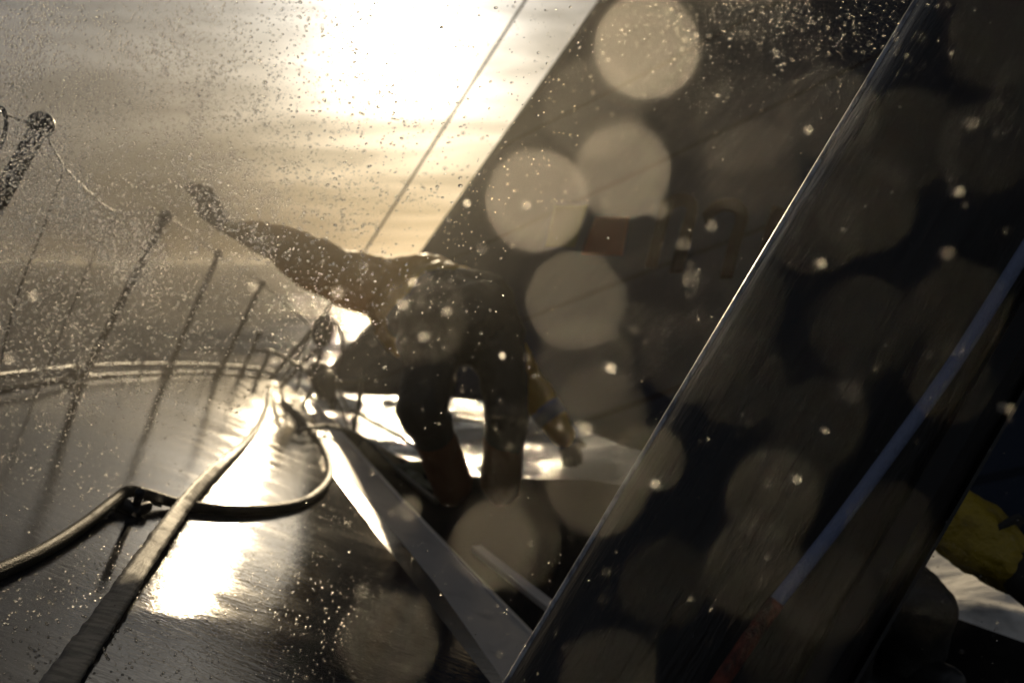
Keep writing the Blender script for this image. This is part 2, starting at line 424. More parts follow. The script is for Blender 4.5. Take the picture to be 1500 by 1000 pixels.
prism('side_panel', [T_line, [p - N2 * .055 for p in T_line]], M['white_strip'], 60, ridge, FR1)
tube('ridge_edge_glint', [p + N1 * .002 for p in T_line], .006, M['edge'], ridge, 8, 0)  # thin bright tube added as the edge highlight

# toe rail along the windward edge
toe = empty('toe_rail', P1(245, 548)); tag(toe, 'low metal toe rail along the far windward edge of the foredeck', 'toe rail')
rp = [P1(x, y) + N1 * .055 for x, y in rail_px[2:]]
tube('rail_bar', rp[:7], .011, M['steel'], toe, 10, 6); tube('rail_bar', rp[6:], .012, M['black'], toe, 10, 6)
tube('base_strip', [P1(x, y) + N1 * .008 for x, y in rail_px[2:]], .009, M['black'], toe, 8, 6)
for x, y in ((378, 552), (320, 547.5), (245, 548), (105, 556), (-60, 584)):
    p = P1(x, y); tube('foot', [p, p + N1 * .06], .022, M['black'], toe, 10, 0)

# ---------------------------------------------------------------- stanchions and lifelines
def stanchion(base_px, top_px, top_d, r0, label, loop=False, ball=1.6):
    b = P1(*base_px); tp = W(*top_px, top_d); root = empty('stanchion', b)
    tag(root, label, 'stanchion', 'stanchions along the windward rail')
    tube('post', [b, b.lerp(tp, .5), tp], r0, M['black'], root, 14, 0)
    V = []; Fc = []; sphere_geo(V, Fc, tp, r0 * ball, 18, 12); link('cap', V, Fc, M['black'], root)
    V, Fc = tube_geo([b, b + (tp - b).normalized() * .035], r0 * 1.6, 14); link('base_socket', V, Fc, M['black'], root)
    return tp
d0 = depth(P1(-175, 606))
t0 = stanchion((-175, 606), (60, 183), 2.25, .021, 'thick dark stanchion with ball head at the left edge, nearest the camera', ball=1.45)
t1 = stanchion((120, 556), (243, 316), 3.85, .016, 'dark stanchion standing between the thick near one and the bow group, half lost in spray')
t2 = stanchion((245, 548), (320, 372), 5.1, .015, 'dark stanchion at the middle of the toe rail, with the longest deck reflection')
t3 = stanchion((320, 547.5), (384, 415), 5.95, .015, 'slim dark stanchion second from the bow, beside the pulpit')
t4 = stanchion((353, 549), (380, 488), 6.3, .012, 'short dark stanchion closest to the bow pulpit')
def life(name, pts, r, label, cat='lifeline', m='wire'):
    o = tube(name, pts, r, M[m], None, 8, 6); return tag(o, label, cat)
knot1 = W(94, 246, 2.75); knot2 = W(172, 311, 3.4)
life('lifeline', [W(-20, 158, 1.9), W(4, 165, 2.05), W(30, 176, 2.15), t0], .0035, 'short wire from the ball head of the nearest stanchion off the left edge')
life('lifeline', [t0, W(78, 218, 2.4), knot1], .0036, 'upper lifeline wire between the ball-headed stanchion and its first knot')
life('lifeline', [knot1, W(130, 281, 3.0), knot2, t1, t2, t3, W(455, 478, 6.5)], .004, 'long lifeline wire sagging from the first knot towards the bow')
life('lashing_line', [knot1, W(70, 318, 2.8), W(24, 438, 2.9), P1(-8, 573)], .0035, 'thin line dropping from the knot in the lifeline down to the deck edge', 'line')
life('lashing_line', [knot2, W(158, 335, 3.5), W(147, 352, 3.55), P1(60, 562)], .004, 'thin line dropping from the second knot, fading into the spray', 'line')
o = tube('cleat_loop', [W(-14, 240, 1.9), W(0, 215, 1.9), W(9, 185, 1.9), W(6, 163, 1.9), W(-4, 158, 1.9), W(-20, 165, 1.9)], .0045, M['black'], None, 10, 8)
tag(o, 'dark curved loop of rail cut by the left edge of the picture', 'rail loop')
for i, (x0, x1) in enumerate(((180, 215), (206, 222), (283, 292), (302, 318), (312, 332))):
    b = P1(x0, 550); 
    o = tube('net_line', [b, W(x1, 505 + i * 2, depth(b) * 1.02)], .0035, M['wire'], None, 6, 0)
    tag(o, 'thin upright cord of the guard netting above the toe rail', 'netting cord', 'cords of the guard netting')

# ---------------------------------------------------------------- pulpit and gear at the bow
pul = empty('bow_pulpit', P1(405, 562)); tag(pul, 'tangle of dark tubes forming the pulpit at the bow tip', 'pulpit')
def tb(parent, name, px, r, m='black', n=6): return tube(name, [W(x, y, d) for x, y, d in px], r, M[m], parent, 9, n)
tb(pul, 'leg', [(395, 556, 6.7), (458, 482, 6.5)], .014, n=0)
tb(pul, 'leg', [(412, 568, 6.6), (440, 535, 6.5), (478, 500, 6.4)], .014)
tb(pul, 'leg', [(378, 553, 6.6), (398, 512, 6.6)], .014, n=0)
tb(pul, 'top_rail', [(372, 512, 6.7), (405, 517, 6.6), (440, 538, 6.4), (478, 556, 6.2), (528, 560, 6.0)], .013)
tb(pul, 'brace', [(528, 552, 5.9), (526, 590, 5.8), (516, 632, 5.6)], .015)
tb(pul, 'brace', [(462, 560, 6.3), (440, 600, 6.1)], .013, n=0)
tb(pul, 'brace', [(478, 560, 6.2), (500, 600, 6.0), (512, 632, 5.7)], .008)
tb(pul, 'brace', [(492, 560, 6.2), (508, 596, 6.0), (522, 630, 5.7)], .007)
tb(pul, 'brace', [(446, 520, 6.4), (436, 570, 6.4)], .008, n=0)
tb(pul, 'brace', [(490, 470, 6.4), (503, 500, 6.4), (496, 545, 6.3)], .008)
V = []; Fc = []; c = W(473, 484, 6.4); sphere_geo(V, Fc, c, (.072, .06, .115), 20, 14, (Vector((.97, 0, -.2)), Vector((0, 1, 0)), Vector((.2, 0, .97))))
tube_geo([W(470, 512, 6.4), W(466, 530, 6.35)], .02, 10, V, Fc)
mk = link('marker_ball', V, Fc, M['hull']); tag(mk, 'grey oval ball on a short stem above the bow pulpit', 'marker ball')
o = blob('furling_drum', [[(W(466, 545, 6.2), .075), (W(474, 575, 6.15), .05)], [(W(480, 555, 6.1), .06), (W(488, 600, 6.0), .02)]], M['black'], None, .014)
tag(o, 'dark lumpy furling drum at the tack of the headsail', 'furling drum')
tag(tube('outer_forestay', [P1(410, 562), W(770, 0, 6.5), W(1050, -436, 6.3)], .009, M['wire'], None, 8, 0), 'thin straight stay crossing the bright sky up from the bow', 'stay')
tag(tube('grey_rope', [P1(434, 634, .02), P1(440, 630, .035), P1(462, 625, .05), W(482, 624, depth(P1(482, 624, .05))), W(520, 634, 5.0), W(550, 655, 4.8), W(585, 690, 4.6), P2(640, 735, .02)], .011, M['dark_hose'], None, 9, 8), 'dark rope loop thrown over the top of the ridge near the bow', 'rope')
tag(tube('dark_sheet', [W(515, 600, 5.7), W(560, 625, 5.3), W(610, 655, 4.9), W(650, 690, 4.6)], .010, M['black'], None, 9, 8), 'dark sheet slanting over the glittering water from bow to boots', 'rope')
tag(tube('dark_sheet', [W(560, 590, 5.6), W(610, 600, 5.3), W(655, 612, 5.1), W(710, 618, 5.0)], .006, M['black'], None, 9, 8), 'thin dark line behind the knees, nearly level', 'rope')
tag(blob('sail_bag', [[(W(535, 655, 4.95), .03), (W(556, 672, 4.85), .058), (W(574, 684, 4.8), .05)]], M['bag'], None, .01), 'pale cream sailbag bulge lying right of the ridge near the bow', 'sailbag')
tag(blob('green_cloth', [[(W(585, 690, 4.75), .04), (W(615, 693, 4.72), .06), (W(640, 705, 4.7), .07)], [(W(600, 700, 4.6), .04), (W(640, 735, 4.35), .055), (W(655, 745, 4.3), .04)]], M['green'], None, .012, wrinkle=.03), 'dull green crumpled sailcloth bundle beside the left boot', 'cloth bundle')
bx = [P2(698, 797, .03), P2(815, 888, .03)]
dv = (bx[1] - bx[0]).normalized(); sd_ = dv.cross(N2).normalized(); V = []; Fc = []
for q in bx:
    for a, b_ in ((-1, -1), (1, -1), (1, 1), (-1, 1)): V.append(q + sd_ * (.019 * a) + N2 * (.012 * b_ - .015))
Fc = [(0, 1, 2, 3), (4, 5, 6, 7), (0, 1, 5, 4), (1, 2, 6, 5), (2, 3, 7, 6), (3, 0, 4, 7)]
o = link('deck_batten', V, Fc, M['batten'], smooth=False); tag(o, 'short white straight batten lying on the dark deck left of the mast', 'batten')
md = o.modifiers.new('b', 'BEVEL'); md.width = .003

# ---------------------------------------------------------------- ropes and straps on the foredeck
strap_pts = [P1(396, 571, .02), P1(393, 588, .02), P1(386, 607, .02), P1(371, 632, .022), P1(350, 655, .026), P1(328, 675, .03), P1(308, 694, .032), P1(278, 728, .04), P1(250, 765, .045), P1(214, 815, .03), P1(172, 878, .02), P1(125, 945, .015), P1(70, 1025, .012), P1(-20, 1160, .012)]
o = ribbon('jackline_strap', strap_pts, [.03, .028, .024, .030, .036, .040, .043, .046, .048, .05], .006, N1, M['strap'], None, lambda t: .8 * math.sin(t * 9) * (1 - t) ** .8)
tag(o, 'wet grey flat webbing strap running from the bow down to the lower left corner', 'strap')
hose = [P1(-60, 862, .012), P1(0, 836, .012), P1(60, 808, .012), P1(120, 770, .015), P1(168, 733, .026), P1(187, 720, .036), P1(210, 722, .034), P1(262, 737, .016), P1(330, 746, .014), P1(400, 744, .014), P1(450, 732, .014), P1(478, 708, .014), P1(484, 684, .014), P1(474, 655, .014), P1(455, 628, .014), P1(436, 606, .014), P1(414, 588, .014)]
pth = smooth_path(hose, 8)
pth = smooth_path(hose, 30); V, Fc = tube_geo(pth, [.0143 * (1 + .055 * (1 if k % 2 else -1) + .03 * noise.noise(Vector((k * .11, 0, 0)))) for k in range(len(pth))], 12)
o = link('deck_rope', V, Fc, M['dark_hose']); tag(o, 'dark wet rope lying on the glossy deck in a wide loop from the left edge', 'rope')
cl = empty('deck_cleat', P1(200, 740)); tag(cl, 'small dark cleat with upright pin where the rope bends on the deck', 'cleat')
tube('pin', [P1(199, 742, 0), P1(203, 728, .075), P1(205, 722, .105)], .010, M['black'], cl, 12, 0)
V = []; Fc = []; sphere_geo(V, Fc, P1(205, 721, .105), .012, 12, 8); link('pin_head', V, Fc, M['black'], cl)
blob('base', [[(P1(176, 738, .012), .02), (P1(200, 748, .012), .018), (P1(215, 742, .02), .015)]], M['black'], cl, .004)
V, Fc = tube_geo([P1(210, 733, .018), P1(236, 741, .012)], .004, 8); link('shackle', V, Fc, M['steel'], cl)

def deck_beads():
    rr = random.Random(21); V0 = None; V = []; Fc = []
    bm = bmesh.new(); bmesh.ops.create_icosphere(bm, subdivisions=2, radius=1); V0 = [v.co.copy() for v in bm.verts]; F0 = [tuple(v.index for v in f.verts) for f in bm.faces]; bm.free()
    pos = []
    for _ in range(2600):
        x = rr.uniform(0, 640); y = rr.uniform(570, 1000)
        if y < 560 + (x - 400) * 1.05: continue
        pos.append((x, y, rr.uniform(.0006, .0022)))
    for _ in range(240):
        t = rr.random(); a = [(484, 690), (478, 655), (458, 625), (436, 600)]; k = min(2, int(t * 3)); u = t * 3 - k
        pos.append((a[k][0] + (a[k + 1][0] - a[k][0]) * u - 6 + rr.gauss(0, 2.5), a[k][1] + (a[k + 1][1] - a[k][1]) * u, rr.uniform(.003, .006)))
    for _ in range(130):
        t = rr.random(); pos.append((t * 175, 846 - t * 104 + rr.gauss(0, 2), rr.uniform(.001, .0028)))
    for x, y, r in pos:
        p = P1(x, y, r * .35); b = len(V); q = rr.uniform(.8, 1.5)
        V += [p + E1 * (v.x * r * q) + E2 * (v.y * r) + N1 * (v.z * r * .6) for v in V0]; Fc += [(f[0] + b, f[1] + b, f[2] + b) for f in F0]
    return V, Fc
BEADS = deck_beads()

# ---------------------------------------------------------------- headsail
def headsail():
    t_0 = W(461, 562, 6.72); lu = (W(880, 0, 5.4) - W(625, 360, 5.85)); lu = lu.normalized()
    foot = [t_0, W(500, 574, 6.5), W(545, 581, 6.25), W(610, 585, 5.85), W(700, 594, 5.35), W(800, 620, 4.75), W(868, 645, 4.5), W(930, 667, 4.35), W(1150, 722, 3.85), W(1340, 755, 3.5), W(1500, 800, 3.25), W(1750, 880, 2.9)]
    foot = resample(smooth_path(foot, 6), 90)
    V = []; Fc = []; nv = 60; Lh = 7.0
    edge = [W(461, 562, 6.72), W(500, 522, 6.68), W(545, 474, 6.62), W(590, 409, 6.55), W(625, 360, 6.5), W(752, 181, 6.25), W(880, 0, 6.0)]
    edge = extend(smooth_path(edge, 6), 4.6); edge = resample(edge, nv)
    for i, fpt in enumerate(foot):
        u = i / 89
        for j in range(nv):
            v = j / (nv - 1)
            lead = edge[j] - edge[0]; p = fpt + lead
            bel = math.sin(math.pi * min(u * 1.15, 1)) * math.sin(math.pi * min(1, v * 1.1 + .12))
            p = p + Vector((.1, .55, 0)) * bel * .8 + Vector((0, .012, 0)) * noise.noise(p * 2.2)
            V.append(p)
    for i in range(89):
        for j in range(nv - 1):
            a = i * nv + j; Fc.append((a, a + 1, a + nv + 1, a + nv))
    root = empty('headsail', t_0); tag(root, 'huge dark navy headsail set behind the crouching sailor, with brown lettering', 'sail')
    o = link('sail_panel', V, Fc, M['sail'], root)
    md = o.modifiers.new('thick', 'SOLIDIFY'); md.thickness = .003
    tube('luff_tape', [q + Vector((-.004, -.004, 0)) for q in edge], .008, M['hull'], root, 8, 0)
    # bvh to lay letters on the cloth
    from mathutils.bvhtree import BVHTree
    bv = BVHTree.FromPolygons([tuple(v) for v in V], Fc)
    def on(x, y):
        ray = (W(x, y, 1) - CAM).normalized(); h = bv.ray_cast(CAM, ray)
        return (h[0] if h[0] is not None else W(x, y, 5)) - ray * .012
    def patch(name, poly, m, nx=14, ny=10):
        """poly: 4 corners or two side polylines"""
        L, Rr = poly; L = [Vector((*q, 0)) for q in L]; Rr = [Vector((*q, 0)) for q in Rr]
        L = resample(smooth_path(L, 6) if len(L) > 2 else L, ny * 3); Rr = resample(smooth_path(Rr, 6) if len(Rr) > 2 else Rr, ny * 3); V = []; Fc = []
        for a, b in zip(L, Rr):
            for k in range(nx): q = a.lerp(b, k / (nx - 1)); V.append(on(q.x, q.y))
        for i in range(ny * 3 - 1):
            for k in range(nx - 1): a = i * nx + k; Fc.append((a, a + 1, a + nx + 1, a + nx))
        o = link(name, V, Fc, m, root); md = o.modifiers.new('t', 'SOLIDIFY'); md.thickness = .0006
    patch('red_panel', ([(872, 318), (852, 372)], [(922, 318), (912, 374)]), M['sail_red'])
    patch('yellow_green_panel', ([(812, 300), (798, 362)], [(862, 300), (842, 362)]), M['sail_green'])
    # the letter m: three slanted legs and two arches
    patch('letter', ([(968, 292), (956, 345), (944, 392)], [(988, 292), (974, 345), (962, 392)]), M['letter'], 6)
    V2 = None
    patch('letter', ([(968, 300), (985, 285), (1008, 284), (1022, 300), (1014, 345), (1000, 400)], [(978, 318), (990, 304), (1002, 303), (1005, 310), (995, 345), (980, 400)]), M['letter'], 8)
    patch('letter', ([(1028, 312), (1050, 293), (1080, 292), (1096, 312), (1086, 355), (1073, 408)], [(1034, 330), (1054, 311), (1072, 311), (1077, 322), (1067, 355), (1054, 408)]), M['letter'], 8)
    patch('letter', ([(1132, 300), (1118, 345), (1108, 385)], [(1150, 306), (1140, 345), (1130, 385)]), M['letter'], 6)
headsail()

# ---------------------------------------------------------------- mast
def mast():
    A = W(981, 1000, 1.40); B = W(1573, 0, 1.46); ax = (B - A).normalized()
    view = (A.lerp(B, .5) - CAM).normalized()
    ex = (R_ - ax * R_.dot(ax)).normalized(); ey = ax.cross(ex).normalized()      # ey ~ away from camera
    if ey.dot(view) < 0: ey = -ey
    zx = ex.cross(ey)
    fr = frame(A, ex, ey, ex.cross(ey))
    root = empty('mast', A - ax * 1.0); tag(root, 'broad black wet carbon mast leaning across the right half, pale line down its left edge', 'mast')
    V = []; Fc = []; n = 60; ts = [-1.0 + i * .16 for i in range(72)]
    a_, b_ = .198, .12
    for t in ts:
        for k in range(n):
            th = 2 * math.pi * k / n; cs, sn = math.cos(th), math.sin(th); pw = 2 / 2.7
            x = a_ * math.copysign(abs(cs) ** pw, cs); y = b_ * math.copysign(abs(sn) ** pw, sn)
            V.append(A + ax * t + ex * x + ey * y)
    for i in range(len(ts) - 1):
        for k in range(n):
            q = i * n + k; r = i * n + (k + 1) % n; Fc.append((q, r, r + n, q + n))
    Fc.append(tuple(range(n))); Fc.append(tuple((len(ts) - 1) * n + k for k in range(n)))
    link('mast_tube', V, Fc, M['carbon'], root, fr)
    def strip(name, px, r, m, seg=10, sn=8): return tube(name, px, r, M[m], root, seg, sn)
    strip('mast_edge_glint', [A + ax * t - ex * (a_ - .004) - ey * .012 for t in (-1, 0, 1, 2, 3, 9)], .0085, 'mast_glint', 12, 0)  # added pale tube, paints the sun highlight on the mast edge
    # sail track: a shallow dark channel down the aft face, and its raised lip at the right
    def bar(name, u0, u1, v, m):
        V = []
        for t in (-1, 10):
            for (uu, vv) in ((u0, v), (u1, v), (u1, v + .03), (u0, v + .03)): V.append(A + ax * t + ex * uu + ey * vv)
        return link(name, V, [(0, 1, 2, 3), (4, 5, 6, 7), (0, 1, 5, 4), (1, 2, 6, 5), (2, 3, 7, 6), (3, 0, 4, 7)], M[m], root, None, False)
    bar('luff_track', .108, .135, -b_ - .006, 'groove')
    bar('track_lip', .190, .195, -.07, 'black')
    return A, ax, ex, ey
mA, mAx, mEx, mEy = mast()
hy = empty('halyard', W(1055, 1000, 1.2)); tag(hy, 'pale halyard with blue skylight in its colour and a rusty red lower end running up the mast', 'halyard')
tube('skylit_core', [W(1135, 884, 1.245), W(1224, 771, 1.25), W(1310, 655, 1.255), W(1397, 533, 1.26), W(1500, 370, 1.27), W(1620, 180, 1.28), W(1900, -260, 1.3)], .0092, M['skylit_rope'], hy, 14, 6)
tube('red_cover', [W(1138, 880, 1.245), W(1095, 940, 1.24), W(1052, 1003, 1.235), W(980, 1110, 1.22)], .0105, M['red_rope'], hy, 14, 6)

# ---------------------------------------------------------------- people
def hand(wr, dirv, side, up, ln=.19, curl=.3, r=.0105):
    """palm + five fingers as chains; dirv: along hand, side: across towards thumb, up: palm normal"""
    ch = []; pl = ln * .5
    for k, (off, fl) in enumerate(((.034, .95), (.012, 1.05), (-.011, .98), (-.033, .8))):
        a = wr + side * off * .5 + dirv * .015; b = wr + side * off + dirv * pl
        ch.append([(a, .020), (b, .0145)])
        L = ln * .5 * fl; d1 = (dirv + side * off * 3.5).normalized(); d2 = (d1 + up * curl).normalized(); d3 = (d1 + up * curl * 2.2).normalized()
        p1 = b + d1 * L * .45; p2 = p1 + d2 * L * .32; p3 = p2 + d3 * L * .23
        ch.append([(b, r * 1.1), (p1, r), (p2, r * .92), (p3, r * .78)])
    tb_ = wr + side * .028 + dirv * .03; t1_ = tb_ + (side * .8 + dirv * .7).normalized() * .035; t2_ = t1_ + (side * .55 + dirv * .9).normalized() * .032
    ch.append([(wr, .024), (tb_, .017), (t1_, r * 1.15), (t2_, r * .95)])
    return ch

def head_geo(c, fwd, up):
    s = fwd.cross(up).normalized()
    ex = [(c, (.074, .095, .108), (s, fwd, up)), (c - up * .055 + fwd * .03, (.055, .06, .055), (s, fwd, up)),
          (c + fwd * .098 - up * .012, (.013, .018, .024), (s, fwd, up)),
          (c + fwd * .084 - up * .052, (.026, .014, .009), (s, fwd, up)), (c + fwd * .088 + up * .028, (.045, .012, .008), (s, fwd, up))]
    for q in (-1, 1):
        ex.append((c + s * (q * .076) - up * .01, (.010, .022, .032), (s, fwd, up)))
        ex.append((c + fwd * .086 + s * (q * .03) + up * .006, (.013, .010, .010), (s, fwd, up)))
    return ex

def person_one():
    Lh = W(628, 500, 4.08); Rh = W(722, 492, 4.08); pel = W(672, 470, 4.1); waist = W(655, 435, 4.28); chest = W(628, 428, 4.48)
    Ls = W(566, 414, 4.46); Rs = W(690, 432, 4.6); Le = W(436, 368, 4.34); Lw = W(340, 336, 4.24)
    Re = W(772, 560, 4.62); Rw = W(829, 640, 4.55)
    Lk = W(622, 600, 3.98); La = W(662, 706, 4.12); Lt = W(652, 736, 4.26)
    Rk = W(741, 604, 4.02); Ra = W(734, 704, 4.14); Rt = W(742, 727, 4.32)
    nk = W(612, 436, 4.68); hc = W(604, 452, 4.86)
    root = empty('person', W(700, 735, 4.1))
    tag(root, 'sailor bent over in dark trousers, back turned, left arm stretched out against the sky', 'person')
    hd = (W(296, 284, 4.2) - W(326, 334, 4.23)).normalized(); sd = (W(302, 334, 4.22) - W(326, 334, 4.23)).normalized(); up_ = hd.cross(sd).normalized()
    hl_ = hand(Lw.lerp(W(322, 330, 4.23), .75), hd, sd, up_ * .6 + sd * .4, .20, .2, .0105)
    rd = ((Rw - Re).normalized() * .5 + F_ * .8 - U_ * .5).normalized(); rs = rd.cross(F_).normalized()
    hr_ = hand(Rw, rd, rs, -U_, .17, .9, .0105)
    f2 = Vector((-.25, .5, -.83)).normalized(); hu = Vector((-.1, .86, .5)).normalized()
    f2 = (f2 - hu * f2.dot(hu)).normalized()
    blob('body', [[(pel, .12), (waist, .12), (chest, .14), (nk, .055), (hc, .06)], [(chest, .12), (Ls, .065), (Le, .045), (Lw, .03)],
                  [(chest, .12), (Rs, .065), (Re, .045), (Rw, .03)], [(pel, .11), (Lh, .09), (Lk, .058), (La, .04), (Lt, .03)],
                  [(pel, .11), (Rh, .09), (Rk, .058), (Ra, .04), (Rt, .03)]] + hl_ + hr_, M['skin'], root, .0065, head_geo(hc, f2, hu), smooth=2)
    blob('glove', [[(p, r_ + .004) for p, r_ in c_] for c_ in hr_], M['glove'], root, .006, smooth=2)
    blob('glove', [[(p, r_ + .003) for p, r_ in c_] for c_ in hl_], M['glove'], root, .005, smooth=2)
    s_ = f2.cross(hu)
    blob('hair', [[(hc + hu * .03 - f2 * .015, .085), (hc - f2 * .035 - hu * .02, .072)]], M['hair'], root, .01)
    blob('jacket', [[(waist + Vector((-.02, 0, .0)), .155), (W(640, 436, 4.4), .17), (chest, .175)], [(chest, .16), (W(590, 418, 4.5), .135), (W(566, 424, 4.46), .138), (W(530, 416, 4.43), .132), (W(490, 400, 4.4), .122), (W(456, 384, 4.36), .114), (W(432, 369, 4.34), .104), (W(416, 360, 4.32), .090), (W(398, 353, 4.3), .078), (W(376, 346, 4.28), .066), (W(356, 340, 4.26), .053), (W(338, 335, 4.24), .041)],
                    [(W(606, 408, 4.62), .11), (W(604, 424, 4.8), .12)],
                    [(chest, .16), (W(665, 428, 4.55), .13), (Rs, .11), (W(735, 500, 4.62), .09), (Re, .085), (W(800, 600, 4.58), .072), (W(826, 636, 4.55), .055)],
                    [(W(578, 452, 4.38), .12), (W(590, 488, 4.28), .105)]],
         M['jacket'], root, .010, wrinkle=.026)
    blob('trousers', [[(W(648, 446, 4.2), .155), (W(675, 470, 4.1), .17), (W(690, 478, 4.08), .165)], [(W(640, 468, 4.1), .16), (Lh, .138), (W(632, 545, 4.02), .112), (W(617, 600, 3.96), .105), (W(643, 652, 4.05), .082), (W(660, 690, 4.1), .076)],
                      [(W(700, 470, 4.08), .17), (Rh, .138), (W(738, 548, 4.04), .10), (Rk, .092), (W(738, 655, 4.08), .084), (W(735, 690, 4.12), .080)],
                      [(W(597, 470, 4.2), .09), (W(650, 430, 4.25), .12), (W(715, 440, 4.2), .115)]],
         M['trousers'], root, .012, wrinkle=.028)
    for an, kn, tt in ((La, Lk, Lt), (Ra, Rk, Rt)):
        up1 = an.lerp(kn, .62)
        blob('boot', [[(up1, .088 if an is La else .086), (an, .086 if an is La else .084), (an + Vector((0, .03, -.05)), .064), (tt, .056), (tt + Vector((0, .07, -.01)), .05)], [(an + Vector((0, -.02, -.055)), .05), (tt + Vector((0, .05, -.02)), .042)]], M['boots'], root, .01, wrinkle=.025)
    V, Fc = tube_geo([W(797, 596, 4.585), W(811, 615, 4.57)], .078, 16); o = link('cuff_patch', V, Fc, M['patch'], root)
person_one()

def person_two():
    sh = W(1330, 690, 2.75); el = W(1432, 792, 2.62); wr = W(1535, 866, 2.5); ch = W(1285, 700, 2.85); pel = W(1270, 860, 2.85); nk = W(1290, 640, 2.8); hc = W(1300, 580, 2.75)
    kn = W(1352, 890, 2.55); an = W(1335, 985, 2.6); tt = W(1390, 1000, 2.5); kn2 = W(1240, 905, 2.5); an2 = W(1230, 1000, 2.55); sh2 = W(1215, 700, 2.95); el2 = W(1190, 800, 2.75); wr2 = W(1200, 870, 2.75)
    root = empty('person', W(1290, 1000, 2.6))
    tag(root, 'sailor mostly hidden behind the mast, one bright yellow sleeve reaching out lower right', 'person')
    d = (wr - el).normalized(); s = d.cross(F_).normalized()
    f2 = Vector((.6, -.6, -.4)).normalized(); hu = Vector((.1, 0, 1)).normalized(); f2 = (f2 - hu * f2.dot(hu)).normalized()
    blob('body', [[(pel, .12), (ch, .14), (nk, .055), (hc, .06)], [(ch, .12), (sh, .06), (el, .045), (wr, .03)], [(ch, .12), (sh2, .06), (el2, .045), (wr2, .03)],
                  [(pel, .11), (kn, .06), (an, .045), (tt, .03)], [(pel, .11), (kn2, .06), (an2, .045), (an2 + Vector((.12, -.05, -.03)), .03)]] + hand(wr, d, s, F_, .18, .8) + hand(wr2, (wr2 - el2).normalized(), R_.cross(F_), F_, .18, .8),
         M['skin'], root, .0075, head_geo(hc, f2, hu), smooth=2)
    blob('hair', [[(hc + hu * .03 - f2 * .015, .085), (hc - f2 * .035 - hu * .02, .072)]], M['hair'], root, .01)
    blob('jacket', [[(W(1275, 810, 2.85), .15), (ch, .17)], [(ch, .15), (sh, .115), (W(1390, 762, 2.7), .088), (el, .09), (W(1462, 815, 2.6), .078), (W(1500, 845, 2.55), .06), (W(1522, 858, 2.52), .05)],
                    [(W(1400, 745, 2.7), .06), (W(1440, 770, 2.65), .065), (W(1478, 806, 2.6), .055)],
                    [(ch, .15), (sh2, .10), (el2, .075), (wr2, .05)]], M['jacket2'], root, .009, wrinkle=.03)
    dd = (W(1478, 806, 2.6) - W(1440, 770, 2.65)).normalized(); cc = W(1452, 790, 2.63); V, Fc = tube_geo([cc, cc + dd * .014], .099, 24); link('sleeve_strap', V, Fc, M['glove'], root)
    V, Fc = tube_geo([W(1497, 836, 2.56), W(1530, 862, 2.5)], .068, 16); link('cuff', V, Fc, M['glove'], root)
    blob('trousers', [[(pel, .15), (W(1310, 868, 2.7), .11), (kn, .085), (W(1340, 940, 2.6), .08), (an, .07)], [(pel, .15), (kn2, .09), (an2, .07)]], M['trousers'], root, .011, wrinkle=.02)
    blob('boot', [[(an, .065), (tt, .045)]], M['black'], root, .01)
    blob('boot', [[(an2, .065), (an2 + Vector((.13, -.06, -.04)), .045)]], M['black'], root, .01)
person_two()

# ---------------------------------------------------------------- water drops and spray
def drop_mat(name, rough, tint=(1, .97, .91)):
    m = bpy.data.materials.new(name); m.use_nodes = True; b = m.node_tree.nodes['Principled BSDF']
    b.inputs['Transmission Weight'].default_value = 1; b.inputs['Roughness'].default_value = rough; b.inputs['IOR'].default_value = 1.33
    b.inputs['Base Color'].default_value = (*tint, 1); return m
DM = {q: drop_mat('water_drop_%02d' % int(q * 100), q) for q in (.04, .2, .35)}
def ico(sub):
    bm = bmesh.new(); bmesh.ops.create_icosphere(bm, subdivisions=sub, radius=1)
    V = [v.co.copy() for v in bm.verts]; Fc = [tuple(v.index for v in f.verts) for f in bm.faces]; bm.free(); return V, Fc
tag(link('water_beads', BEADS[0], BEADS[1], DM[.2]), 'small beads of water lying on the wet foredeck and along the rope', 'water beads', None, 'stuff')
ICO3 = ico(4); ICO1 = ico(2)
A_ = .035 / 3.2
def bokeh_depth(diam): return 1 / (diam / 1458.33 / A_ + 1 / 1.65)
def water_drop(x, y, diam, rad, rough, label, group=None, asp=(1, 1, 1)):
    d = bokeh_depth(diam); p = W(x, y, d)
    me = bpy.data.meshes.new('water_drop'); me.from_pydata([tuple(v * rad) for v in ICO3[0]], [], ICO3[1]); me.materials.append(DM[rough])
    for q in me.polygons: q.use_smooth = True
    o = bpy.data.objects.new('water_drop', me); COL.objects.link(o); o.location = p; o.scale = asp
    tag(o, label, 'water drop', group)
